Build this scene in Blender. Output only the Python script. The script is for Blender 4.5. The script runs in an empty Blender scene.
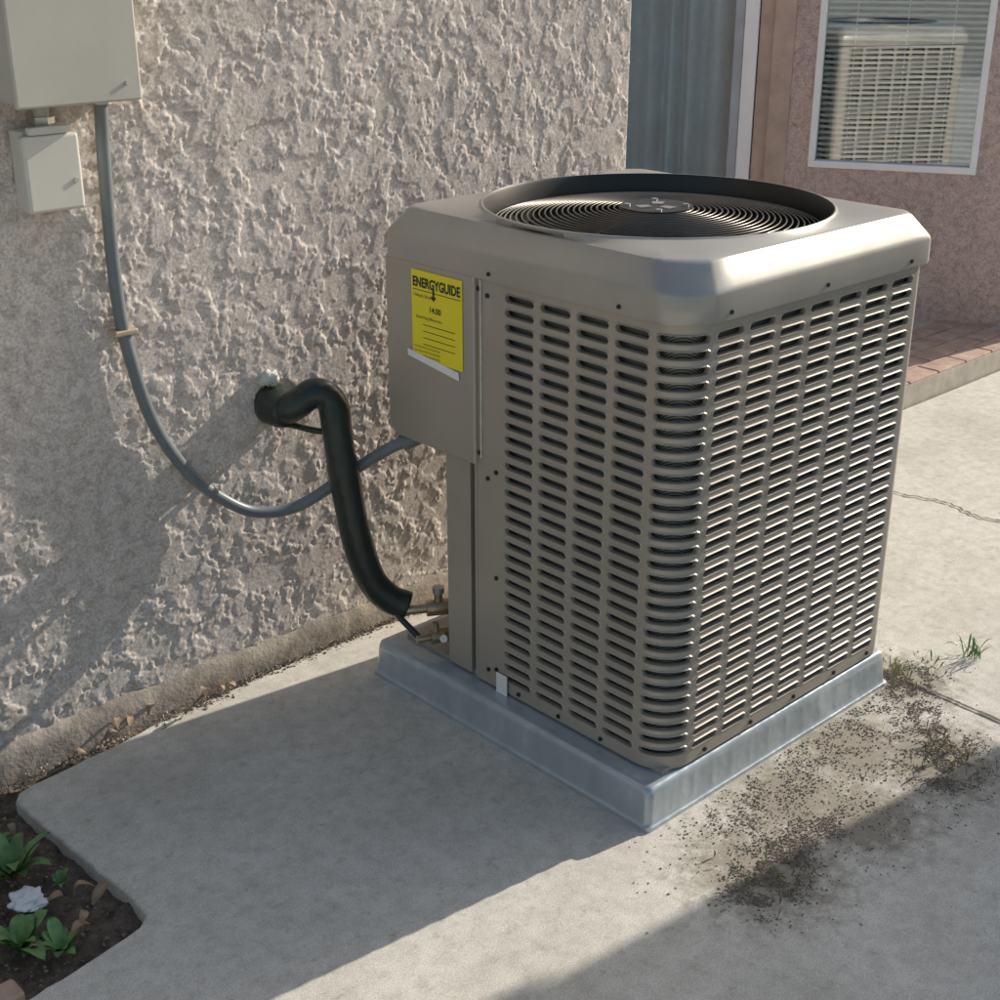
import bpy, bmesh, math, random
import numpy as np
from mathutils import Vector, noise, Matrix
random.seed(7); rng=np.random.default_rng(7)
S=bpy.context.scene
S.view_settings.view_transform='Standard'; S.view_settings.look='None'; S.view_settings.exposure=0; S.view_settings.gamma=1

# ---------------- materials ----------------
def newmat(n):
    m=bpy.data.materials.new(n); m.use_nodes=True
    nt=m.node_tree; b=nt.nodes['Principled BSDF']; return m,nt,b
def coords(nt,scale=(1,1,1)):
    tc=nt.nodes.new('ShaderNodeTexCoord'); mp=nt.nodes.new('ShaderNodeMapping')
    mp.inputs['Scale'].default_value=scale
    nt.links.new(tc.outputs['Object'],mp.inputs['Vector']); return mp.outputs['Vector']
def nz(nt,vec,scale,detail=3,rough=.6,dist=0):
    n=nt.nodes.new('ShaderNodeTexNoise'); n.inputs['Scale'].default_value=scale; n.inputs['Detail'].default_value=detail
    n.inputs['Roughness'].default_value=rough; n.inputs['Distortion'].default_value=dist
    nt.links.new(vec,n.inputs['Vector']); return n.outputs['Fac']
def ramp(nt,fac,stops):
    r=nt.nodes.new('ShaderNodeValToRGB'); e=r.color_ramp.elements
    e[0].position=stops[0][0]; e[0].color=(*stops[0][1],1); e[1].position=stops[-1][0]; e[1].color=(*stops[-1][1],1)
    for p,c in stops[1:-1]:
        q=e.new(p); q.color=(*c,1)
    nt.links.new(fac,r.inputs['Fac']); return r.outputs['Color']
def mixc(nt,fac,a,b,mode='MIX'):
    m=nt.nodes.new('ShaderNodeMix'); m.data_type='RGBA'; m.blend_type=mode
    for sock,v in ((m.inputs[0],fac),(m.inputs[6],a),(m.inputs[7],b)):
        if hasattr(v,'is_linked') or hasattr(v,'links'): nt.links.new(v,sock)
        else: sock.default_value=v if not isinstance(v,tuple) else (*v,1)
    return m.outputs[2]
def bump(nt,b,h,strength=.5,dist=.002,prev=None):
    n=nt.nodes.new('ShaderNodeBump'); n.inputs['Strength'].default_value=strength; n.inputs['Distance'].default_value=dist
    nt.links.new(h,n.inputs['Height'])
    if prev: nt.links.new(prev,n.inputs['Normal'])
    nt.links.new(n.outputs['Normal'],b.inputs['Normal']); return n.outputs['Normal']
def simple(name,col,rough=.5,metal=0,var=.15,vscale=8,bscale=None,bst=.2,bd=.001,spec=None):
    m,nt,b=newmat(name); v=coords(nt)
    f=nz(nt,v,vscale)
    lo=tuple(c*(1-var) for c in col); hi=tuple(min(1,c*(1+var)) for c in col)
    nt.links.new(ramp(nt,f,[(.3,lo),(.7,hi)]),b.inputs['Base Color'])
    b.inputs['Roughness'].default_value=rough; b.inputs['Metallic'].default_value=metal
    if spec is not None: b.inputs['Specular IOR Level'].default_value=spec
    if bscale: bump(nt,b,nz(nt,v,bscale,2),bst,bd)
    return m

STC=(.76,.68,.62)
def stucco_mat(name,col,deep=False):
    m,nt,b=newmat(name); v=coords(nt)
    f=nz(nt,v,3,3); f2=nz(nt,v,170,3,.75); f4=nz(nt,v,34,4,.7)
    c1=ramp(nt,f,[(.3,tuple(c*.90 for c in col)),(.7,tuple(c*1.05 for c in col))])
    c2=ramp(nt,f2,[(.32,(.66,.63,.61)),(.60,(1.05,1.05,1.05))])
    c4=ramp(nt,f4,[(.36,(.78,.76,.74)),(.54,(1.03,1.03,1.03))])
    nt.links.new(mixc(nt,1.0,mixc(nt,1.0,c1,c2,'MULTIPLY'),c4,'MULTIPLY'),b.inputs['Base Color'])
    b.inputs['Roughness'].default_value=.93; b.inputs['Specular IOR Level'].default_value=.2
    n=bump(nt,b,f2,.55,.0013)
    if deep:
        f3=nz(nt,v,24,5,.62,.4)
        r=ramp(nt,f3,[(.46,(0,0,0)),(.56,(1,1,1))])
        bump(nt,b,r,.9,.003,n)
    return m
M_stucco=stucco_mat('stucco',STC)
M_stucco2=stucco_mat('stucco_far',(.66,.53,.49),True)
M_found=simple('foundation_cement',(.38,.32,.26),.95,0,.35,14,90,.6,.003)

def concrete_mat():
    m,nt,b=newmat('concrete'); v=coords(nt)
    f=nz(nt,v,1.8,5,.65,.3); f2=nz(nt,v,320,2,.75); f3=nz(nt,v,24,5,.75)
    c=ramp(nt,f,[(.3,(.56,.515,.445)),(.5,(.68,.635,.555)),(.70,(.75,.705,.625))])
    c2=ramp(nt,f2,[(.30,(.70,.70,.70)),(.58,(1.06,1.06,1.06))])
    c3=ramp(nt,f3,[(.3,(.80,.79,.78)),(.60,(1.03,1.03,1.03))])
    cc=mixc(nt,1.0,mixc(nt,1.0,c,c2,'MULTIPLY'),c3,'MULTIPLY')
    tc=nt.nodes.new('ShaderNodeTexCoord')
    tot=None
    for (x,y,r) in [(.08,-.22,.22),(.64,-.26,.24),(.30,-.14,.22),(.55,-.10,.22),(.88,-.02,.18),(.35,-.25,.20)]:
        d=nt.nodes.new('ShaderNodeVectorMath'); d.operation='DISTANCE'; nt.links.new(tc.outputs['Object'],d.inputs[0]); d.inputs[1].default_value=(x,y,0)
        mr=nt.nodes.new('ShaderNodeMapRange'); mr.inputs['From Min'].default_value=r; mr.inputs['From Max'].default_value=0
        nt.links.new(d.outputs['Value'],mr.inputs['Value'])
        if tot is None: tot=mr.outputs['Result']
        else:
            a=nt.nodes.new('ShaderNodeMath'); a.operation='MAXIMUM'; nt.links.new(tot,a.inputs[0]); nt.links.new(mr.outputs['Result'],a.inputs[1]); tot=a.outputs[0]
    n4=nz(nt,v,30,6,.78)
    a=nt.nodes.new('ShaderNodeMath'); a.operation='MULTIPLY_ADD'; nt.links.new(tot,a.inputs[0]); a.inputs[1].default_value=.48; nt.links.new(n4,a.inputs[2])
    k=ramp(nt,a.outputs[0],[(.54,(0,0,0)),(.80,(.82,.82,.82))])
    cc=mixc(nt,k,cc,(.27,.225,.17))
    nt.links.new(cc,b.inputs['Base Color'])
    b.inputs['Roughness'].default_value=.9; b.inputs['Specular IOR Level'].default_value=.25
    n=bump(nt,b,f2,.4,.0013)
    v2=coords(nt,(5,260,5)); n2=bump(nt,b,nz(nt,v2,1,2,.6),.42,.0015,n)
    return m
M_conc=concrete_mat()
M_soil=simple('soil',(.13,.10,.075),.95,0,.5,40,120,.9,.006)
M_joint=simple('joint_dirt',(.14,.115,.09),.95,0,.4,60)
M_ground=simple('ground_dirt',(.36,.32,.26),.95,0,.3,3,30,.6,.01)

def paint_mat(name,col,rough=.4,metal=.15):
    m,nt,b=newmat(name); v=coords(nt)
    f=nz(nt,v,5,4,.6); f2=nz(nt,v,420,1)
    nt.links.new(ramp(nt,f,[(.3,tuple(c*.92 for c in col)),(.7,tuple(c*1.06 for c in col))]),b.inputs['Base Color'])
    rr=nt.nodes.new('ShaderNodeMapRange'); rr.inputs['To Min'].default_value=rough-.08; rr.inputs['To Max'].default_value=rough+.12
    nt.links.new(f,rr.inputs['Value']); nt.links.new(rr.outputs['Result'],b.inputs['Roughness'])
    b.inputs['Metallic'].default_value=metal
    bump(nt,b,f2,.12,.0005)
    return m
M_paint=paint_mat('taupe_powder_coat',(.43,.385,.325),.37,.25)
M_cap=paint_mat('taupe_cap_paint',(.43,.40,.355),.30,.32)
M_dark=simple('black_plastic',(.012,.012,.012),.42)
M_guard=simple('fan_guard_wire',(.12,.108,.09),.3,.6,.2)
M_hub=simple('hub_plate',(.04,.04,.04),.3,.5)
def coil_mat():
    m,nt,b=newmat('coil_fins'); v=coords(nt)
    w=nt.nodes.new('ShaderNodeTexWave'); w.inputs['Scale'].default_value=110; w.bands_direction='DIAGONAL'; nt.links.new(v,w.inputs['Vector'])
    nt.links.new(ramp(nt,w.outputs['Fac'],[(.2,(.08,.075,.068)),(.8,(.34,.32,.29))]),b.inputs['Base Color'])
    b.inputs['Roughness'].default_value=.5; b.inputs['Metallic'].default_value=.5
    return m
M_coil=coil_mat()
def pad_mat():
    m,nt,b=newmat('pad_plastic'); v=coords(nt,(1,1,.35))
    f=nz(nt,v,14,5,.65); f2=nz(nt,coords(nt),16,2)
    nt.links.new(ramp(nt,f,[(.3,(.39,.44,.465)),(.6,(.48,.525,.55)),(.75,(.60,.64,.655))]),b.inputs['Base Color'])
    b.inputs['Roughness'].default_value=.24; b.inputs['Metallic'].default_value=.3; bump(nt,b,f2,.45,.006); return m
M_pad=pad_mat()
M_label=simple('yellow_label',(.90,.76,.02),.35,0,.03)
M_ink=simple('black_ink',(.02,.02,.02),.5)
M_white=simple('white_paper',(.84,.84,.84),.6,0,.05)
M_tape=simple('black_insulation_tape',(.024,.033,.026),.32,0,.3,12,30,.45,.006)
M_conduit=simple('grey_conduit',(.18,.20,.21),.40,0,.12,20)
M_brass=simple('brass',(.50,.42,.28),.35,.9,.25,30)
M_steel=simple('galvanised',(.55,.55,.54),.35,.8,.15,30)
M_copper=simple('clamp_tan',(.55,.44,.32),.5,.3,.2,20)
M_box=simple('beige_enamel',(.68,.65,.575),.45,0,.05,6)
M_box2=simple('grey_beige_enamel',(.54,.51,.44),.45,0,.06,6)
M_foam=simple('foam_sealant',(.66,.64,.58),.8,0,.1,40,60,.7,.004)
M_frame=simple('white_vinyl',(.88,.90,.93),.35,0,.03)
M_brown=simple('brown_trim',(.48,.37,.31),.6,0,.15,12)
M_blind=simple('blind_slat',(.84,.84,.82),.5,0,.04)
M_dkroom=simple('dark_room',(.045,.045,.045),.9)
M_curtain=simple('curtain',(.50,.60,.63),.8,0,.12,5)
M_leaf=simple('leaf_green',(.13,.25,.075),.42,0,.45,25)
M_dry=simple('dry_leaf',(.32,.22,.14),.8,0,.4,30)
M_drygrass=simple('dry_weed',(.24,.24,.11),.8,0,.4,30)
M_caster=simple('shadow_caster_block',(.40,.36,.30),.9,0,.15,4,60,.5,.004)  # surface of the added off-camera shadow caster
def brick_mat():
    m,nt,b=newmat('red_brick'); v=coords(nt)
    f=nz(nt,v,12,4,.7); nt.links.new(ramp(nt,f,[(.3,(.34,.23,.175)),(.55,(.50,.345,.265)),(.75,(.58,.47,.39))]),b.inputs['Base Color'])
    b.inputs['Roughness'].default_value=.9; bump(nt,b,nz(nt,v,150,2),.5,.002); return m
M_brick=brick_mat()
M_mortar=simple('mortar',(.50,.455,.39),.95,0,.15,20,120,.4,.002)
def glass_mat(name,refl):
    m=bpy.data.materials.new(name); m.use_nodes=True; nt=m.node_tree; nt.nodes.clear()
    o=nt.nodes.new('ShaderNodeOutputMaterial'); mx=nt.nodes.new('ShaderNodeMixShader'); t=nt.nodes.new('ShaderNodeBsdfTransparent'); g=nt.nodes.new('ShaderNodeBsdfGlossy')
    t.inputs['Color'].default_value=(.86,.93,.95,1); g.inputs['Roughness'].default_value=.0; g.inputs['Color'].default_value=(.95,.97,1,1)
    mx.inputs[0].default_value=refl
    nt.links.new(t.outputs[0],mx.inputs[1]); nt.links.new(g.outputs[0],mx.inputs[2]); nt.links.new(mx.outputs[0],o.inputs['Surface']); return m
M_glass=glass_mat('window_glass',.22)
M_glass2=glass_mat('door_glass',.15)

# ---------------- helpers ----------------
def empty(n,loc=(0,0,0)):
    e=bpy.data.objects.new(n,None); S.collection.objects.link(e); return e
def mesh(n,V,F,mats,parent=None,smooth=False,idx=None):
    me=bpy.data.meshes.new(n); me.from_pydata([tuple(map(float,v)) for v in V],[],F); 
    for m in (mats if isinstance(mats,list) else [mats]): me.materials.append(m)
    if smooth: me.polygons.foreach_set('use_smooth',[True]*len(me.polygons))
    if idx: me.polygons.foreach_set('material_index',idx)
    me.update(); o=bpy.data.objects.new(n,me); S.collection.objects.link(o)
    if parent: o.parent=parent
    return o
def box(n,lo,hi,mat,parent=None,bev=0,seg=2,rot=None):
    bm=bmesh.new(); bmesh.ops.create_cube(bm,size=1)
    c=[(a+b)/2 for a,b in zip(lo,hi)]; s=[b-a for a,b in zip(lo,hi)]
    for v in bm.verts: v.co=Vector((v.co.x*s[0],v.co.y*s[1],v.co.z*s[2]))
    if bev: bmesh.ops.bevel(bm,geom=bm.edges[:],offset=bev,segments=seg,profile=.5,affect='EDGES')
    for v in bm.verts: v.co+=Vector(c)
    if rot: 
        for v in bm.verts: v.co=rot@v.co
    me=bpy.data.meshes.new(n); bm.to_mesh(me); bm.free(); me.materials.append(mat)
    o=bpy.data.objects.new(n,me); S.collection.objects.link(o)
    if parent: o.parent=parent
    return o
def catmull(P,n=10):
    P=[Vector(p) for p in P]; Q=[P[0]*2-P[1]]+P+[P[-1]*2-P[-2]]; out=[]
    for i in range(1,len(Q)-2):
        a,b,c,d=Q[i-1:i+3]
        for k in range(n):
            t=k/n; out.append(.5*((2*b)+(c-a)*t+(2*a-5*b+4*c-d)*t*t+(3*b-a-3*c+d)*t**3))
    out.append(P[-1]); return out
def tube(n,P,r,mat,parent=None,seg=12,spl=True,ns=10,radf=None,closed=False):
    pts=catmull(P,ns) if spl else [Vector(p) for p in P]
    V=[];F=[];N=len(pts); prev=None
    for i,p in enumerate(pts):
        if closed: t=pts[(i+1)%N]-pts[i-1]
        else: t=pts[min(i+1,N-1)]-pts[max(i-1,0)]
        t.normalize()
        if prev is None:
            u=t.cross(Vector((0,0,1)) if abs(t.z)<.9 else Vector((1,0,0))).normalized()
        else: u=(prev-t*prev.dot(t)).normalized()
        prev=u; w=t.cross(u)
        for k in range(seg):
            a=2*math.pi*k/seg; rr=r*(radf(i/(N-1),i,k) if radf else 1); V.append(p+(u*math.cos(a)+w*math.sin(a))*rr)
    for i in range(N if closed else N-1):
        j=(i+1)%N
        for k in range(seg):
            l=(k+1)%seg; F.append((i*seg+k,i*seg+l,j*seg+l,j*seg+k))
    if not closed: F+= [tuple(range(seg))[::-1],tuple((N-1)*seg+k for k in range(seg))]
    return mesh(n,V,F,mat,parent,True)
def cyl(n,a,b,r,mat,parent=None,seg=20):
    o=tube(n,[a,b],r,mat,parent,seg,False); m_=o.modifiers.new('es','EDGE_SPLIT'); m_.split_angle=math.radians(50); return o

def vnoise(x,y,seed):
    r=np.random.default_rng(seed).random((256,256)); xi=np.floor(x).astype(int); yi=np.floor(y).astype(int)
    fx=x-xi; fy=y-yi; fx=fx*fx*fx*(fx*(fx*6-15)+10); fy=fy*fy*fy*(fy*(fy*6-15)+10)
    a=r[xi%256,yi%256]; b_=r[(xi+1)%256,yi%256]; c=r[xi%256,(yi+1)%256]; d=r[(xi+1)%256,(yi+1)%256]
    return (a*(1-fx)+b_*fx)*(1-fy)+(c*(1-fx)+d*fx)*fy
def fbm(x,y,seed,o=4,g=.5):
    s=0;a=1;t=0
    for i in range(o):
        th=.6*i+seed*.37; c_,s_=math.cos(th),math.sin(th)
        s=s+a*vnoise((x*c_-y*s_)*2**i+17.3*i,(x*s_+y*c_)*2**i+9.1*i,seed+i); t+=a; a*=g
    return s/t
def sstep(a,b,x):
    t=np.clip((x-a)/(b-a),0,1); return t*t*(3-2*t)

# ---------------- house ----------------
YW=1.059; XC=1.056; HW=2.75
house=empty('stucco_house')
dx=.0030; x0=-1.5; z0=.066; z1=2.1
nx=int((XC-x0)/dx)+1; nzz=int((z1-z0)/dx)+1
X,Z=np.meshgrid(np.linspace(x0,XC,nx),np.linspace(z0,z1,nzz))
wx=X+.024*(fbm(X*20,Z*20,50,3)-.5); wz=Z+.024*(fbm(X*20,Z*20,60,3)-.5)
cov=(fbm(X*6,Z*6,80,2)-.5)*.12
a1=fbm(wx*15,wz*14,3,5,.64)+cov
a2=fbm(wx*34,wz*30,23,4,.62)-cov*.6
h=sstep(.495,.530,a1)*.0026 + sstep(.55,.60,a2)*.0015
h+= (fbm(X*200,Z*200,33,2)-.5)*.0009 + (fbm(X*5,Z*5,43,2)-.5)*.003
Yv=YW-h
Yv[:,-1]=YW
V=np.stack([X.ravel(),Yv.ravel(),Z.ravel()],1)
I=np.arange(nx*nzz).reshape(nzz,nx)
F=np.stack([I[:-1,:-1].ravel(),I[:-1,1:].ravel(),I[1:,1:].ravel(),I[1:,:-1].ravel()],1)
me=bpy.data.meshes.new('textured_wall'); me.vertices.add(len(V)); me.vertices.foreach_set('co',V.ravel())
me.loops.add(F.size); me.loops.foreach_set('vertex_index',F.ravel().astype(np.int32)); me.polygons.add(len(F))
me.polygons.foreach_set('loop_start',np.arange(0,F.size,4,dtype=np.int32))
me.polygons.foreach_set('use_smooth',np.ones(len(F),bool)); me.update(calc_edges=True); me.materials.append(M_stucco)
o=bpy.data.objects.new('textured_wall',me); S.collection.objects.link(o); o.parent=house
M_sb=stucco_mat('stucco_b',STC,True)
box('wall_core',(-6,YW+.002,-.1),(XC,YW+.20,HW),M_stucco,house)
box('wall_left',(-6,YW-.004,.066),(x0,YW+.0015,HW),M_sb,house)
box('wall_upper',(x0,YW-.004,z1),(XC,YW+.0015,HW),M_sb,house)
box('return_wall',(XC-.2,YW+.2,-.1),(XC,4.2,HW),M_stucco2,house)
V=[];F=[];n=220
for i in range(n+1):
    x=-2.2+(XC+2.2)*i/n
    for j,(y,z) in enumerate([(YW-.014,-.06),(YW-.014,0.0),(YW-.012,.03),(YW-.010,.058),(YW+.002,.072)]):
        V.append((x,y+random.uniform(-.0015,.0015),z+random.uniform(-.002,.002) if j>1 else z))
    if i: 
        for j in range(4):
            a=(i-1)*5+j; F.append((a,a+5,a+6,a+1))
mesh('foundation',V,F,M_found,house,True)
A0=Vector((3.4,1.7,0)); DR=Vector((.48,-.877,0)).normalized(); NR=Vector((-.877,-.48,0)).normalized()
RM=Matrix((( DR.x,-NR.x,0,A0.x),(DR.y,-NR.y,0,A0.y),(0,0,1,0),(0,0,0,1)))
def rb(n,s0,s1,d0,d1,za,zb,mat,bev=0): return box(n,(s0,d0,za),(s1,d1,zb),mat,house,bev,2,RM)
wl,wr,wb,wt=-.326,.351,.705,2.0
rb('recess_wall_right',wr,.72,0,.16,-.05,HW,M_stucco2)
rb('recess_wall_below',-.42,wr,0,.16,-.05,wb,M_stucco2)
rb('recess_wall_above',-.42,wr,0,.16,wt,HW,M_stucco2)
rb('recess_wall_mid',-.42,wl,0,.16,wb,wt,M_stucco2)
rb('door_post',-.505,-.42,-.012,.16,-.05,HW,M_brown)
rb('door_post_strip',-.565,-.508,.01,.16,-.05,HW,M_brown)
rb('recess_header',-2.4,-.565,0,.16,2.1,HW,M_stucco2)
fw=.028
rb('window_frame_bottom',wl,wr,-.008,.05,wb,wb+fw,M_frame,.003)
rb('window_frame_top',wl,wr,-.008,.05,wt-fw,wt,M_frame,.003)
rb('window_frame_a',wl,wl+fw,-.008,.05,wb+fw,wt-fw,M_frame,.003)
rb('window_frame_b',wr-fw,wr,-.008,.05,wb+fw,wt-fw,M_frame,.003)
rb('window_glass',wl+fw,wr-fw,.02,.024,wb+fw,wt-fw,M_glass)
V=[];F=[];z=wb+fw+.012
while z<wt-fw:
    k=len(V)
    for s,d,zz in ((wl+.03,.042,z),(wr-.03,.042,z),(wr-.03,.050,z+.0105),(wl+.03,.050,z+.0105)): V.append(RM@Vector((s,d,zz)))
    F.append((k,k+1,k+2,k+3)); z+=.0235
for s in (-.18,.02,.2):
    k=len(V)
    for a,zz in ((-.002,wb),(.002,wb),(.002,wt),(-.002,wt)): V.append(RM@Vector((s+a,.040,zz)))
    F.append((k,k+1,k+2,k+3))
mesh('window_blinds',V,F,M_blind,house)
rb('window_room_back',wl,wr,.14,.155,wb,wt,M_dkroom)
rb('door_frame_jamb',-.628,-.57,-.005,.09,.09,2.1,M_frame,.004)
rb('door_frame_stile',-.672,-.632,.02,.08,.09,2.1,simple('grey_vinyl',(.40,.46,.52),.4),.004)
rb('door_glass',-2.3,-.672,.04,.045,.1,2.1,M_glass2)
rb('door_bottom_rail',-2.3,-.672,.02,.07,.05,.11,M_frame)
V=[];F=[];nn=300
for i in range(nn+1):
    s=-2.3+1.64*i/nn; d=.115+.038*math.sin(i*.30+1.8*math.sin(i*.075))
    V+= [RM@Vector((s,d,.1)),RM@Vector((s,d,2.1))]
    if i: k=2*i; F.append((k-2,k,k+1,k-1))
mesh('door_curtain',V,F,M_curtain,house,True)
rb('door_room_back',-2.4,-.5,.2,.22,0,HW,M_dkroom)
e=RM@Vector((.72,0,0))
box('far_wall',(e.x,YW,-.05),(9,YW+.2,HW),M_stucco2,house)
step=empty('brick_step')
bx0,bx1=XC+.004,e.x-.004
mesh('platform',[(bx0,YW+.002,-.03),(bx1,YW+.002,-.03),(bx1,YW+.002,.083),(bx0,YW+.002,.083),(bx0,4,.083),(bx1,4,.083)],[(0,1,2,3),(3,2,5,4)],M_mortar,step)
k=0;x=bx0+.01
while x+.2<bx1:
    w_=.20
    for row in range(4):
        xo=x-(.1 if row%2 else 0)
        if xo<bx0: continue
        box('brick_%d'%k,(xo,YW+.0045+row*.098,.078),(xo+w_-.006,YW+.096+row*.098,.093+random.uniform(-.001,.001)),M_brick,step,.004,1); k+=1
    x+=w_

# ---------------- ground ----------------
ground=mesh('ground',[(-300,-300,-.07),(300,-300,-.07),(300,300,-.07),(-300,300,-.07)],[(0,1,2,3)],M_ground)
edge=[(-.50,1.012),(-.56,1.000),(-.70,.985),(-.80,.978),(-.835,.968),(-.852,.945),(-.852,.90),(-.842,.70),(-.832,.50),(-.835,.455),(-.86,.435),(-.95,.418),(-1.10,.400),(-2.5,.38),(-7,.38),(-7,-9),(9,-9),(9,YW-.004),(XC+.05,YW-.004),(XC,1.040),(.4,1.036),(-.2,1.030)]
E2=[]
for i,(p,q) in enumerate(zip(edge,edge[1:]+edge[:1])):
    E2.append(p)
    d_=math.hypot(q[0]-p[0],q[1]-p[1])
    if -1.2<p[0]<.5 and -1.2<q[0]<.5 and d_>.04:
        m_=int(d_/.025)
        for j in range(1,m_): 
            t=j/m_; E2.append((p[0]+(q[0]-p[0])*t+random.uniform(-.0022,.0022),p[1]+(q[1]-p[1])*t+random.uniform(-.0022,.0022)))
bm=bmesh.new(); vs=[bm.verts.new((x,y,0)) for x,y in E2]; f=bm.faces.new(vs)
if f.normal.z<0: f.normal_flip()
r=bmesh.ops.extrude_face_region(bm,geom=[f]); 
for v in r['geom']:
    if isinstance(v,bmesh.types.BMVert): v.co.z=-.09
bmesh.ops.recalc_face_normals(bm,faces=bm.faces[:])
te=[e_ for e_ in bm.edges if all(abs(v.co.z)<1e-6 for v in e_.verts)]
bmesh.ops.bevel(bm,geom=te,offset=.007,segments=3,profile=.5,affect='EDGES')
bmesh.ops.triangulate(bm,faces=[f_ for f_ in bm.faces if len(f_.verts)>4])
me=bpy.data.meshes.new('concrete_patio'); bm.to_mesh(me); bm.free(); me.materials.append(M_conc)
patio=bpy.data.objects.new('concrete_patio',me); S.collection.objects.link(patio)
def ribbon(n,P,w,z,mat,parent,wob=.004,n_=12):
    pts=catmull([(x,y,z) for x,y in P],n_); V=[];F=[]
    for i,p in enumerate(pts):
        t=pts[min(i+1,len(pts)-1)]-pts[max(i-1,0)]; t.normalize(); u=Vector((-t.y,t.x,0))
        ww=w*random.uniform(.5,1.3); o_=u*random.uniform(-wob,wob)
        V+= [p+o_-u*ww,p+o_+u*ww]
        if i: k=2*i; F.append((k-2,k-1,k+1,k))
    return mesh(n,V,F,mat,parent)
ribbon('expansion_joint',[(.885,-.03),(.88,-.3),(.87,-1),(.87,-3)],.0045,.0035,M_joint,patio,.001,30)
ribbon('crack',[(1.84,1.03),(1.87,.8),(1.89,.61),(1.93,.48),(1.90,.35),(1.95,.2),(1.90,-.2),(1.93,-.8)],.0042,.004,M_joint,patio,.006,14)
def soil(n,xa,xb,ya,yb,z,res,amp,mat):
    nx_=int((xb-xa)/res);ny_=int((yb-ya)/res);V=[];F=[]
    for j in range(ny_+1):
        for i in range(nx_+1):
            x=xa+(xb-xa)*i/nx_; y=ya+(yb-ya)*j/ny_
            hh=noise.fractal(Vector((x*18,y*18,3)),1,2,5)*amp+noise.noise(Vector((x*90,y*90,1)))*amp*.4
            V.append((x,y,z+hh))
            if i and j: a=j*(nx_+1)+i; F.append((a-nx_-2,a-nx_-1,a,a-1))
    return mesh(n,V,F,mat,None,True)
soil('garden_bed',-1.7,-.2,.36,YW-.004,-.030,.007,.014,M_soil)

# ---------------- pad ----------------
PX,PY,HP=.84,.856,.09
pad=empty('equipment_pad')
def loft(n,rings,mat,parent,cap=True,smooth=True):
    V=[];F=[];m=len(rings[0][0])
    for P,z in rings: V+=[(x,y,z) for x,y in P]
    for i in range(len(rings)-1):
        for k in range(m):
            l=(k+1)%m; F.append((i*m+k,i*m+l,(i+1)*m+l,(i+1)*m+k))
    if cap: F.append(tuple((len(rings)-1)*m+k for k in range(m)))
    return mesh(n,V,F,mat,parent,smooth)
def padring(d,rib,r=.014):
    P=[];lo,hx,hy=d,PX-d,PY-d
    cs=[(hx-r,hy-r,0),(lo+r,hy-r,90),(lo+r,lo+r,180),(hx-r,lo+r,270)]
    for ci,(cx,cy,a) in enumerate(cs):
        for k in range(6):
            t=math.radians(a+18*k); P.append((cx+r*math.cos(t),cy+r*math.sin(t)))
        B=P[-1]; n_=cs[(ci+1)%4]; t=math.radians(n_[2]); C=(n_[0]+r*math.cos(t),n_[1]+r*math.sin(t))
        nrm=(math.cos(math.radians(a+90)),math.sin(math.radians(a+90)))
        for k in range(1,120):
            u=k/120; ph=(u*13)%1; w_=rib*(1 if .12<ph<.88 else 0 if (ph<.06 or ph>.94) else .5)
            P.append((B[0]+(C[0]-B[0])*u-nrm[0]*w_,B[1]+(C[1]-B[1])*u-nrm[1]*w_))
    return P
o=loft('pad_body',[(padring(-.004,0),.0),(padring(-.004,0),.009),(padring(0,0),.0115),(padring(.001,0),.015),(padring(.002,.0008),.022),(padring(.005,.0008),.068),(padring(.006,0),.076),(padring(.009,0),.086),(padring(.016,0),.0895),(padring(.03,0),.090)],M_pad,pad)
m_=o.modifiers.new('es','EDGE_SPLIT'); m_.split_angle=math.radians(50)

# ---------------- air conditioner ----------------
ac=empty('air_conditioner')
X0,X1,Y0,Y1=.055,.8165,.0125,.823
R1=.075;R2=.03
def line(a,b): 
    a=Vector(a);b=Vector(b); d=(b-a); L=d.length; d.normalize(); nrm=Vector((d.y,-d.x)) 
    return (L,lambda s:(a+d*s,nrm))
def arc(c,r,a0):
    c=Vector(c); L=r*math.pi/2
    return (L,lambda s:(c+r*Vector((math.cos(a0+s/r),math.sin(a0+s/r))),Vector((math.cos(a0+s/r),math.sin(a0+s/r)))))
pi=math.pi
pieces=[line((X0,.555),(X0,Y0+R1)),arc((X0+R1,Y0+R1),R1,pi),line((X0+R1,Y0),(X1-R2,Y0)),arc((X1-R2,Y0+R2),R2,-pi/2),
        line((X1,Y0+R2),(X1,Y1-R2)),arc((X1-R2,Y1-R2),R2,0),line((X1-R2,Y1),(.26,Y1))]
cum=[0]
for L,_ in pieces: cum.append(cum[-1]+L)
def path(s):
    for i,(L,f) in enumerate(pieces):
        if s<=cum[i+1]+1e-9 or i==len(pieces)-1: return f(s-cum[i])
def pt(s,z,off):
    p,n=path(s); return (p.x+n.x*off,p.y+n.y*off,z)
Vp=[];Fp=[]
ZB,ZT=.095,1.012; RZ0,RZ1=.118,.984; NR_=30; pz=(RZ1-RZ0)/NR_
def addquad_strip(s0,s1,za,zb,step=.012):
    n=max(1,int((s1-s0)/step)); k=len(Vp)
    for i in range(n+1):
        s=s0+(s1-s0)*i/n; Vp.append(pt(s,za,0)); Vp.append(pt(s,zb,0))
        if i: q=k+2*i; Fp.append((q-2,q,q+1,q-1))
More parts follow.
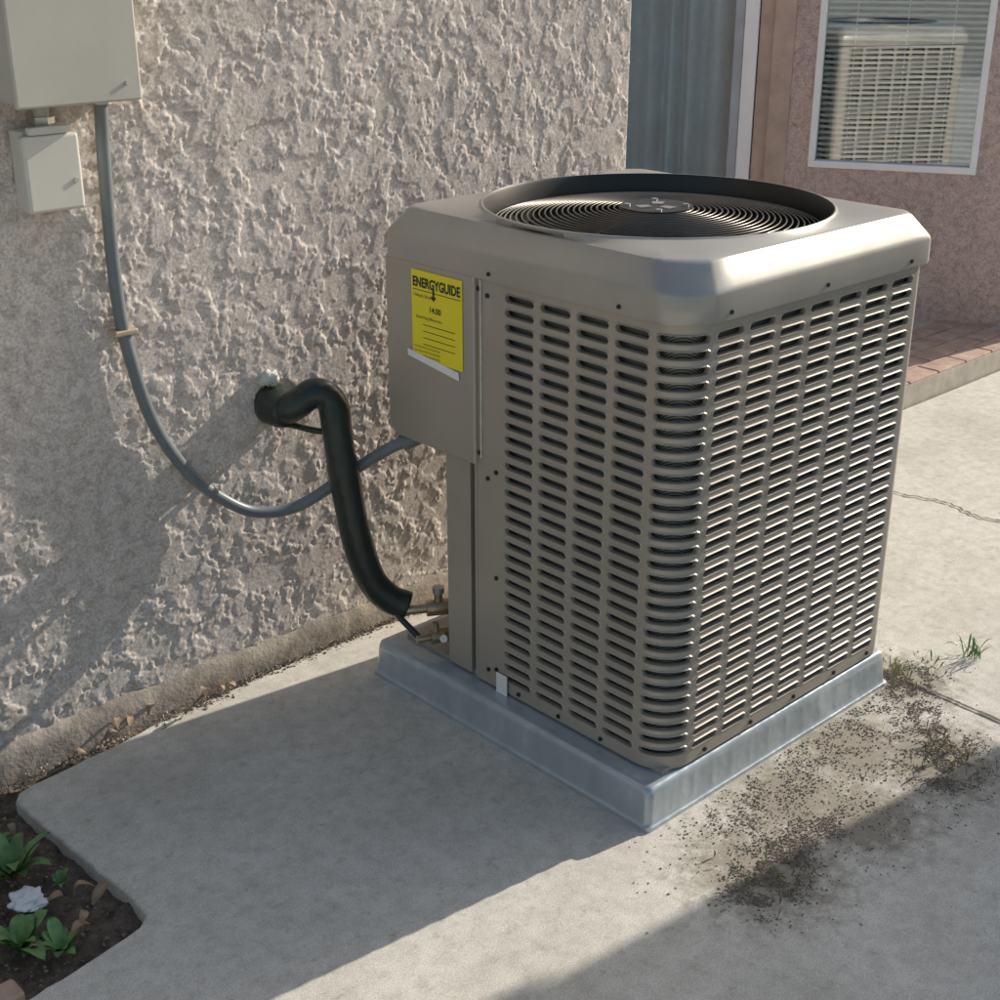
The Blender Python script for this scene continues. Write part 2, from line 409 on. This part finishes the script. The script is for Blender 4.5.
def cell(s0,s1,za,zb,len_,hh,nseg):
    sm=(s0+s1)/2; zm=(za+zb)/2; r=hh/2; L=len_/2-r
    loop=[];outer=[]
    for i in range(nseg+1): 
        s=sm-L+2*L*i/nseg; loop.append((s,zm+r)); outer.append((s,zb))
    for a,(os_,oz) in ((45,(s1,zb)),(0,(s1,zm)),(-45,(s1,za))):
        t=math.radians(a); loop.append((sm+L+r*math.cos(t),zm+r*math.sin(t))); outer.append((os_,oz))
    for i in range(nseg+1):
        s=sm+L-2*L*i/nseg; loop.append((s,zm-r)); outer.append((s,za))
    for a,(os_,oz) in ((225,(s0,za)),(180,(s0,zm)),(135,(s0,zb))):
        t=math.radians(a); loop.append((sm-L+r*math.cos(t),zm+r*math.sin(t))); outer.append((os_,oz))
    n=len(loop); k=len(Vp)
    for s,z in outer: Vp.append(pt(s,z,0))
    def sc(q):
        return [(sm+(s-sm)*(1+q/ (len_/2)),zm+(z-zm)*(1+q/r)) for s,z in loop]
    lay=[(sc(.0024),0,0),(sc(.0008),.0028,.0012),(loop,.0030,.0012),(sc(-.001),.001,-.003),(sc(-.001),-.009,-.010)]
    for lp,ot,ob in lay:
        for s,z in lp:
            t=(z-zm)/r*.5+.5; t=min(1,max(0,t)); Vp.append(pt(s,z,ob+(ot-ob)*t))
    for l in range(len(lay)):
        for i in range(n):
            j=(i+1)%n; Fp.append((k+l*n+i,k+l*n+j,k+(l+1)*n+j,k+(l+1)*n+i))
def cols(s0,s1,n,slot,nseg=3):
    w=(s1-s0)/n
    for c in range(n):
        for r in range(NR_):
            cell(s0+c*w,s0+(c+1)*w,RZ0+r*pz,RZ0+(r+1)*pz,w-slot,.0162,nseg)
sA=.555-.472
addquad_strip(0,sA,RZ0,RZ1)
cols(sA,cum[1],4,.0145)
cols(cum[1],cum[2],1,.015,8)
cols(cum[2],cum[3]-.008,7,.0145)
addquad_strip(cum[3]-.008,cum[4]+.03,RZ0,RZ1,.005)
cols(cum[4]+.03,cum[5]-.03,7,.0145)
addquad_strip(cum[5]-.03,cum[6]+.02,RZ0,RZ1,.005)
cols(cum[6]+.02,cum[7]-.02,5,.0145)
addquad_strip(cum[7]-.02,cum[7],RZ0,RZ1)
addquad_strip(0,cum[7],ZB,RZ0,.008); addquad_strip(0,cum[7],RZ1,ZT,.008)
mesh('louvered_panels',Vp,Fp,M_paint,ac,False)
V=[];F=[]
n=260
for i in range(n+1):
    s=.02+(cum[7]-.04)*i/n
    V.append(pt(s,.10,-.020)); V.append(pt(s,.99,-.020))
    if i: k=2*i; F.append((k-2,k,k+1,k-1))
mesh('coil',V,F,M_coil,ac,True)
box('base_pan',(X0+.012,Y0+.012,.0905),(X1-.012,Y1-.012,.10),M_paint,ac)
Vs=[(X0+.004,.575),(X0+.004,.652),(.105,.655),(.262,Y1-.004)]
V=[];F=[]
for i,(x,y) in enumerate(Vs):
    V+= [(x,y,.095),(x,y,.99)]
    if i: k=2*i; F.append((k-2,k-1,k+1,k))
V+=[(X0+.03,.55,.095),(X0+.03,.55,.99),(X0+.03,.575,.095),(X0+.03,.575,.99)]; F+=[(8,9,11,10),(10,11,1,0)]
mesh('service_corner_panel',V,F,M_paint,ac)
box('panel_edge_flange',(X0-.001,.549,.10),(X0+.012,.556,.985),M_paint,ac)
bm=bmesh.new(); 
cb=[(.545,.603),(.545,1.0),(.824,1.0),(.826,.640),(.822,.622),(.810,.609),(.79,.603)]
vs=[bm.verts.new((X0-.010,y,z)) for y,z in cb]; f=bm.faces.new(vs)
r=bmesh.ops.extrude_face_region(bm,geom=[f])
for v in r['geom']:
    if isinstance(v,bmesh.types.BMVert): v.co.x=.26
bmesh.ops.recalc_face_normals(bm,faces=bm.faces[:])
fe=[e_ for e_ in bm.edges if all(abs(v.co.x-(X0-.010))<1e-6 for v in e_.verts)]
bmesh.ops.bevel(bm,geom=fe,offset=.006,segments=3,profile=.5,affect='EDGES')
me=bpy.data.meshes.new('control_box'); bm.to_mesh(me); bm.free(); me.materials.append(M_paint)
o=bpy.data.objects.new('control_box',me); S.collection.objects.link(o); o.parent=ac
box('edge_glint_strip',(X0-.005,.531,.62),(X0+.001,.5345,.995),M_steel,ac,.001,1)  # pale metal strip standing in for the bright glint along the panel edge
def screw(x,y,z,ax):
    d={'x':(-.003,0,0),'y':(0,-.003,0)}[ax]
    cyl('screw',(x,y,z),(x+d[0],y+d[1],z),.0050,M_dark,ac,10)
for z in (.965,.58,.13): screw(X0,.515,z,'x')
for z in (.975,.63): screw(X0,.54,z,'x')
for z in (.60,.36,.14): screw(X0,.49,z,'x')
for x in (.18,.33,.48,.63,.76): screw(x,Y0,.107,'y')
for y in (.42,.30,.18): screw(X0,y,.107,'x')
lx=X0-.0112
def onlabel(n,ya,yb,za,zb,mat,off=.0004):
    return mesh(n,[(lx-off,ya,za),(lx-off,yb,za),(lx-off,yb,zb),(lx-off,ya,zb)],[(0,1,2,3)],mat,ac)
onlabel('energy_label',.735,.577,.797,.985,M_label)
def text(n,s,y,z,size,parent,bold=0,sx=1,mat=M_ink):
    c=bpy.data.curves.new(n,'FONT'); c.body=s; c.size=size; c.offset=bold; c.align_x='LEFT'
    o=bpy.data.objects.new(n,c); S.collection.objects.link(o)
    o.matrix_world=Matrix(((0,0,-1,lx-.0010),(-1*sx,0,0,y),(0,1,0,z),(0,0,0,1))); c.materials.append(mat)
    dg=bpy.context.evaluated_depsgraph_get(); me=bpy.data.meshes.new_from_object(o.evaluated_get(dg)); mo=bpy.data.objects.new(n,me); S.collection.objects.link(mo)
    mo.matrix_world=o.matrix_world.copy(); bpy.data.objects.remove(o); mo.parent=parent; return mo
text('label_title','ENERGYGUIDE',.7305,.951,.028,ac,.0010,.79)
onlabel('label_rule',.73,.582,.943,.9445,M_ink,.0010)
mesh('label_arrow',[(lx-.001,.668,.951),(lx-.001,.662,.951),(lx-.001,.662,.936),(lx-.001,.656,.936),(lx-.001,.665,.926),(lx-.001,.674,.936),(lx-.001,.668,.936)],[(0,1,2,3,4,5,6)],M_ink,ac)
text('label_text_1','Cooling only  Split system',.728,.930,.010,ac,0,.6)
text('label_text_2','14.00',.680,.902,.017,ac,.0004)
text('label_text_3','Seasonal Energy Efficiency Ratio',.722,.885,.0085,ac,0,.75)
for i in range(4):
    onlabel('label_bar_%d'%i,.70,.60,.872-.014*i,.8735-.014*i,M_ink,.0010)
for i in range(3): text('label_fine_%d'%i,'For energy cost info, visit productinfo.gov',.728,.822-.009*i,.006,ac,0,.8)
mesh('label_tear',[(lx-.0015,.752,.812),(lx-.0015,.590,.793),(lx-.0015,.588,.775),(lx-.0015,.750,.797)],[(0,1,2,3)],M_white,ac)
def outline(exp,rad,flat=.0,N=12,rf=.032):
    P=[];x0_,x1_,y0_,y1_=X0-exp,X1+exp+.004,Y0-exp,Y1+exp
    rs=[rf,rf,rad,rf]
    cs=[(x1_-rs[0],y1_-rs[0],0,rs[0]),(x0_+rs[1],y1_-rs[1],90,rs[1]),(x0_+rs[2],y0_+rs[2],180,rs[2]),(x1_-rs[3],y0_+rs[3],270,rs[3])]
    for ci,(cx,cy,a,rad_) in enumerate(cs):
        fl=flat if ci==2 else flat*.45
        A=Vector((cx+rad_*math.cos(math.radians(a)),cy+rad_*math.sin(math.radians(a)))); B=Vector((cx+rad_*math.cos(math.radians(a+90)),cy+rad_*math.sin(math.radians(a+90))))
        for k in range(N+1):
            t=math.radians(a+90*k/N); q=Vector((cx+rad_*math.cos(t),cy+rad_*math.sin(t))); l=A.lerp(B,k/N); P.append(tuple(q.lerp(l,fl)))
        nx_,ny_,na,nr=cs[(ci+1)%4]; C=Vector((nx_+nr*math.cos(math.radians(na)),ny_+nr*math.sin(math.radians(na))))
        for k in range(1,14): P.append(tuple(B.lerp(C,k/14)))
    return P
CX,CY=(X0+X1)/2,(Y0+Y1)/2
rings=[]
RH=.362
def circ(P,r): 
    return [(CX+r*math.cos(math.atan2(y-CY,x-CX)),CY+r*math.sin(math.atan2(y-CY,x-CX))) for x,y in P]
rings.append((outline(.002,.078,.1),.999)); rings.append((outline(.010,.080,.1),.998)); rings.append((outline(.011,.080,.1),1.004))
rings.append((outline(.011,.078,.35),1.046)); rings.append((outline(.0095,.077,.4),1.052)); rings.append((outline(.006,.076,.5),1.058))
rings.append((outline(-.018,.066,.8),1.094)); rings.append((outline(-.024,.064,.8),1.0995)); rings.append((outline(-.032,.062,.8),1.1015))
top=outline(-.032,.062,.8)
for t,z in ((.5,1.106),(.9,1.1095)):
    rings.append(([(a[0]*(1-t)+b_[0]*t,a[1]*(1-t)+b_[1]*t) for a,b_ in zip(top,circ(top,RH))],z))
rings+= [(circ(top,RH),1.111),(circ(top,RH-.003),1.1135),(circ(top,RH-.006),1.1135)]
o=loft('top_cap',rings,M_cap,ac,False); m_=o.modifiers.new('es','EDGE_SPLIT'); m_.split_angle=math.radians(28)
N=96
ring=lambda r:[(CX+r*math.cos(2*pi*k/N),CY+r*math.sin(2*pi*k/N)) for k in range(N)]
loft('fan_orifice',[(ring(RH-.006),1.1135),(ring(RH-.009),1.108),(ring(RH-.014),1.06),(ring(RH-.02),.93),(ring(.30),.92)],M_dark,ac,False)
loft('fan_shroud_floor',[(ring(.36),.915),(ring(.02),.91)],M_dark,ac,True)
def gz(r): return 1.103-.034*(r/RH)**2
r=.075;k=0
while r<RH-.016:
    tube('guard_ring_%d'%k,[(x,y,gz(r)) for x,y in [(CX+r*math.cos(2*pi*j/72),CY+r*math.sin(2*pi*j/72)) for j in range(72)]],.0018,M_guard,ac,6,False,closed=True)
    r+=.0118;k+=1
for j in range(8):
    a=2*pi*j/8+.2
    tube('guard_spoke_%d'%j,[(CX+q*math.cos(a),CY+q*math.sin(a),gz(q)-.004) for q in (.06,.15,.25,RH-.012)],.0026,M_guard,ac,6,True,4)
cyl('hub_plate',(CX,CY,1.098),(CX,CY,1.106),.075,M_hub,ac,40)
for j in range(3):
    a=.6+j*2*pi/3
    mesh('hub_emblem_%d'%j,[(CX+q*math.cos(a+b_),CY+q*math.sin(a+b_),1.1068) for q,b_ in ((.018,-.6),(.045,-.32),(.045,.32),(.018,.6))],[(0,1,2,3)],M_steel,ac)
for j in range(4):
    a=pi/4+j*pi/2; cyl('hub_bolt_%d'%j,(CX+.06*math.cos(a),CY+.06*math.sin(a),1.106),(CX+.06*math.cos(a),CY+.06*math.sin(a),1.110),.007,M_steel,ac,8)
cyl('fan_motor',(CX,CY,.98),(CX,CY,1.097),.06,M_dark,ac,30)
M_bl=simple('fan_blade',(.10,.10,.10),.4,.5)
for j in range(3):
    a0=j*2*pi/3;V=[];F=[]
    for i in range(9):
        q=.06+.26*i/8
        for l,t in enumerate((-.5,0,.5)):
            w=.9-.3*i/8; a=a0+t*w; V.append((CX+q*math.cos(a),CY+q*math.sin(a),1.0+t*.06))
        if i: 
            for l in range(2): q_=3*i+l; F.append((q_-3,q_-2,q_+1,q_))
    mesh('fan_blade_%d'%j,V,F,M_bl,ac,True)
for y in (.50,.16): cyl('cap_screw',(X0-.010,y,1.012),(X0-.0135,y,1.012),.0045,M_dark,ac,8)
for x in (.16,.45,.74): cyl('cap_screw',(x,Y0-.010,1.012),(x,Y0-.0135,1.012),.0045,M_dark,ac,8)
box('hang_tab',(X0-.006,.452,.088),(X0-.004,.486,.138),M_white,ac,.0008,1)
val=[((.03,.775,.185),(.16,.70,.185),.011,M_brass),((.075,.748,.185),(.12,.722,.185),.019,M_brass),((.10,.735,.185),(.10,.735,.225),.010,M_brass),
     ((.02,.72,.135),(.15,.67,.135),.009,M_brass),((.05,.708,.135),(.10,.69,.135),.017,M_brass),((.075,.70,.135),(.05,.66,.15),.009,M_steel),((.10,.735,.222),(.10,.735,.236),.014,M_steel),((.06,.70,.150),(.06,.70,.172),.008,M_brass)]
for i,(a,b_,r,m) in enumerate(val): cyl('service_valve_%d'%i,a,b_,r,m,ac,14)

# ---------------- refrigerant lines ----------------
rl=empty('refrigerant_line')
def wob(t,i,k): return 1+.06*noise.noise(Vector((t*11,math.cos(k*.314)*1.3,math.sin(k*.314)*1.3)))+.018*math.sin(i*.5)
tube('insulated_suction_line',[(-.105,1.055,.655),(-.118,1.00,.648),(-.098,.965,.668),(-.064,.945,.690),(-.036,.925,.665),(-.038,.905,.60),(-.040,.885,.50),(-.034,.86,.365),(-.016,.835,.262),(.012,.81,.212),(.045,.785,.190)],.034,M_tape,rl,20,True,9,wob)
tube('wall_sleeve',[(-.105,1.06,.650),(-.116,1.02,.648),(-.120,.975,.652)],.045,M_tape,rl,20,True,8,lambda t,i,k:(1-.25*t**3)*(1+.08*noise.noise(Vector((t*4,math.cos(k*.314)*1.6,math.sin(k*.314)*1.6)))))
tube('liquid_line',[(-.09,1.05,.60),(-.07,.97,.60),(-.03,.93,.58),(-.02,.91,.50),(-.01,.87,.34),(.01,.80,.20),(.03,.72,.135)],.0075,M_tape,rl,10,True,8)
tube('foam_seal',[(-.125,1.06,.706),(-.115,1.045,.711),(-.10,1.043,.706)],.017,M_foam,rl,10,True,4,lambda t,i,k:1+.3*math.sin(i*2+k))
# ---------------- electrical ----------------
cd=empty('electrical_conduit')
cp=[(-.452,1.036,1.335),(-.458,1.036,1.24),(-.462,1.036,1.12),(-.463,1.036,1.0),(-.455,1.036,.87),(-.415,1.036,.69),(-.345,1.034,.555),(-.262,1.026,.465),(-.185,1.010,.420),(-.095,.975,.425),(.0,.885,.515),(.05,.815,.572),(.11,.765,.60),(.16,.74,.64)]
tube('flexible_conduit',cp,.0135,M_conduit,cd,14,True,10)
cyl('conduit_connector',(-.452,1.036,1.325),(-.452,1.036,1.345),.021,M_steel,cd,16)
box('conduit_strap',(-.482,1.020,.878),(-.432,1.056,.890),M_copper,cd,.003,2)
cyl('conduit_nut',(.062,.803,.578),(.09,.782,.594),.020,M_conduit,cd,12)
eb=empty('electrical_panel_box')
box('enclosure',(-.660,.945,1.345),(-.424,1.056,1.90),M_box2,eb,.004,2)
box('cover',(-.664,.934,1.338),(-.420,.948,1.90),M_box2,eb,.004,2)
cyl('enclosure_screw',(-.45,.93,1.37),(-.45,.935,1.37),.004,M_box2,eb,10)
jb=empty('disconnect_box')
box('base',(-.632,1.005,1.150),(-.535,1.056,1.292),M_box,jb,.004,2)
box('flip_cover',(-.640,.985,1.147),(-.530,1.008,1.285),M_box,jb,.006,3)
box('cover_hinge',(-.625,.983,1.286),(-.545,1.0,1.300),M_box,jb,.003,2)
cyl('latch',(-.545,.982,1.20),(-.545,.986,1.20),.005,M_box2,jb,10)
cyl('nipple',(-.575,1.03,1.29),(-.575,1.03,1.345),.014,M_box2,jb,14)
cyl('nipple_nut',(-.575,1.03,1.30),(-.575,1.03,1.312),.022,M_steel,jb,6)

# ---------------- debris, plants ----------------
def grains(n,pts,mat,smin,smax):
    V=[];F=[]
    for (x,y,z) in pts:
        s=smin+(smax-smin)*random.random()**4; k=len(V)
        a=random.random()*6.28
        B=[Vector((s*math.cos(a+q*2.1)*random.uniform(.6,1.3),s*math.sin(a+q*2.1)*random.uniform(.6,1.3),-.2*s)) for q in range(3)]
        T=[Vector((v.x*.5+random.uniform(-.3,.3)*s,v.y*.5+random.uniform(-.3,.3)*s,s*random.uniform(.25,.6))) for v in B]
        for v in B+T: V.append(Vector((x,y,z))+v)
        F+=[(k,k+1,k+4,k+3),(k+1,k+2,k+5,k+4),(k+2,k,k+3,k+5),(k+3,k+4,k+5)]
    return mesh(n,V,F,mat)
pts=[]
def stroke(a,b,w,n,clump=30):
    for _ in range(n):
        t=random.random(); x=a[0]*(1-t)+b[0]*t+random.gauss(0,w); y=a[1]*(1-t)+b[1]*t+random.gauss(0,w)
        if noise.noise(Vector((x*clump,y*clump,5)))+random.uniform(-.25,.25)>-.02 and not(-.01<x<PX+.01 and y>-.012) : pts.append((x,y,.0006))
stroke((-.01,-.27),(.14,-.22),.034,11000,24); stroke((.08,-.24),(.33,-.22),.026,6000,24); stroke((.1,-.1),(.8,-.05),.04,7000,20)
stroke((.56,-.30),(.72,-.24),.04,10000,24); stroke((.70,-.22),(.88,-.02),.03,5000); stroke((.84,.02),(.92,-.04),.035,4000)
stroke((.05,-.15),(.7,-.2),.10,7000,14); stroke((1.0,-.1),(.86,.3),.05,500)
M_crumb=simple('dirt_crumbs',(.27,.22,.165),.95,0,.45,80)
grains('dirt_debris',pts,M_crumb,.0007,.0038)
pts=[]
for _ in range(2600):
    x=random.uniform(-1.2,.35); y=random.gauss(0,.012)+ (1.034 if x>-.3 else 1.012); y=min(y,1.048); pts.append((x,y,-.006 if x<-.5 else .0008))
grains('soil_crumbs',pts+[(random.uniform(-1.5,-.86),random.uniform(.44,1.0),-.024) for _ in range(2500)],M_crumb,.001,.006)
def leaf(V,F,base,dirv,up,L,W,curl,n=7):
    k=len(V); d=Vector(dirv).normalized(); u=Vector(up).normalized(); side=d.cross(u).normalized()
    for i in range(n+1):
        t=i/n; w=W*math.sin(pi*min(1,t*.93+.05))**.8*(1 if i<n else .05)
        c=Vector(base)+d*L*t+u*(curl*L*math.sin(t*pi*.6)-curl*L*.8*t*t)
        V+= [c-side*w+u*W*.25,c,c+side*w+u*W*.25]
        if i:
            q=k+3*i; F+=[(q-3,q-2,q+1,q),(q-2,q-1,q+2,q+1)]
def rosette(name,cx,cy,cz,n,L,W,mat):
    V=[];F=[]
    for i in range(n):
        a=i*2.4+random.uniform(-.2,.2); el=random.uniform(.2,1.0); d=Vector((math.cos(a)*math.cos(el),math.sin(a)*math.cos(el),math.sin(el)))
        leaf(V,F,(cx,cy,cz),d,Vector((0,0,1)),L*random.uniform(.5,1.15),W*random.uniform(.7,1.3),random.uniform(.25,.6))
    return mesh(name,V,F,mat,None,True)
rosette('bed_plant',-.955,.735,-.02,20,.10,.014,M_leaf)
rosette('bed_plant',-1.035,.54,-.02,16,.08,.013,M_leaf)
rosette('bed_plant',-.985,.485,-.02,14,.055,.010,M_leaf)
rosette('bed_plant',-1.10,.66,-.02,14,.09,.02,M_leaf)
rosette('bed_plant',-.965,.83,-.02,18,.07,.010,M_leaf)
rosette('bed_plant',-.90,.66,-.022,9,.03,.006,M_leaf)
V=[];F=[]
for (x,y,z) in [(-.93,.52,-.01),(-.90,.60,-.012),(-.92,.50,-.005),(-.62,1.012,.004),(-.58,1.02,.012),(-.50,1.03,.010),(-.55,1.022,.006),(-.33,1.02,.006),(-.66,1.015,-.01),(-.95,.62,-.015),(-.9,.85,-.015),(-.42,.99,.004),(-1.0,.47,-.015),(-.30,1.03,.004),(-.36,1.035,.006),(-.89,.55,-.01)]:
    a=random.random()*6.28
    leaf(V,F,(x,y,z+.004),(math.cos(a),math.sin(a),random.uniform(-.1,.4)),(random.uniform(-.5,.5),random.uniform(-.5,.5),1),random.uniform(.025,.05),random.uniform(.006,.013),random.uniform(.3,1.2))
mesh('dry_leaves',V,F,M_dry,None,True)
bm=bmesh.new(); bmesh.ops.create_icosphere(bm,subdivisions=4,radius=.03)
for v in bm.verts:
    v.co*=1+.5*noise.noise(v.co*50)+.3*noise.noise(v.co*110); v.co.z*=.45; v.co+=Vector((-.970,.635,.0))
me=bpy.data.meshes.new('crumpled_paper'); bm.to_mesh(me); bm.free(); me.materials.append(M_white); S.collection.objects.link(bpy.data.objects.new('crumpled_paper',me))
be=empty('brick_edging')
for i in range(4): box('brick_%d'%i,(-1.285-i*.21,.405,-.06),(-1.085-i*.21 ,.455 ,.012),M_brick,be,.005,1)
def weed(name,cx,cy,n,L,mat,sp=.02):
    V=[];F=[]
    for i in range(n):
        a=random.random()*6.28; el=random.uniform(.1,1.3); b0=(cx+random.gauss(0,sp),cy+random.gauss(0,sp),.001)
        leaf(V,F,b0,(math.cos(a)*math.cos(el),math.sin(a)*math.cos(el),math.sin(el)),(0,0,1) if el<1.2 else (1,0,0),L*random.uniform(.4,1.1),random.uniform(.0012,.0024),.5,5)
    return mesh(name,V,F,mat,None,True)
weed('weed',1.10,-.08,30,.06,M_leaf,.014)
weed('weed',.89,.0,50,.035,M_drygrass,.03)
weed('weed',.97,-.02,16,.03,M_leaf,.02)
weed('weed',.66,-.27,60,.028,M_drygrass,.045)
weed('weed',.07,-.245,45,.02,M_drygrass,.04)

caster=empty('shadow_caster_wall')  # unseen wall, added out of frame to cast the shadow across the near patio
box('caster_panel',(3.2,-6,-.05),(3.4,-.63,1.9),M_caster,caster,.004,1)
box('caster_cap',(3.16,-6.04,1.9),(3.44,-.61,1.96),M_mortar,caster,.006,1)

# ---------------- light ----------------
AZ=math.radians(7.0); EL=math.radians(26)
sv=Vector((math.cos(AZ)*math.cos(EL),-math.sin(AZ)*math.cos(EL),math.sin(EL)))
L=bpy.data.lights.new('sun','SUN'); L.energy=5; L.angle=math.radians(.5); L.color=(1,.95,.85)
lo=bpy.data.objects.new('sun',L); S.collection.objects.link(lo); lo.rotation_euler=sv.to_track_quat('Z','Y').to_euler(); lo.location=(5,-3,6)
w=bpy.data.worlds.new('World'); S.world=w; w.use_nodes=True; nt=w.node_tree
sky=nt.nodes.new('ShaderNodeTexSky'); sky.sky_type='NISHITA'; sky.sun_disc=False; sky.sun_elevation=EL; sky.sun_rotation=math.radians(97)
sky.air_density=1.5; sky.dust_density=3.4; sky.ozone_density=2.8
bg=nt.nodes['Background']; bg.inputs['Strength'].default_value=.14; nt.links.new(sky.outputs[0],bg.inputs[0])

c=bpy.data.cameras.new('camera'); c.sensor_width=36; c.lens=36*1369.85/1000; c.clip_end=1000
co=bpy.data.objects.new('camera',c); S.collection.objects.link(co); co.location=(-1.7259,-1.4231,1.6245)
a=math.radians(46.892); b=math.radians(22.55)
d=Vector((math.cos(a)*math.cos(b),math.sin(a)*math.cos(b),-math.sin(b)))
co.rotation_euler=d.to_track_quat('-Z','Y').to_euler()
S.camera=co
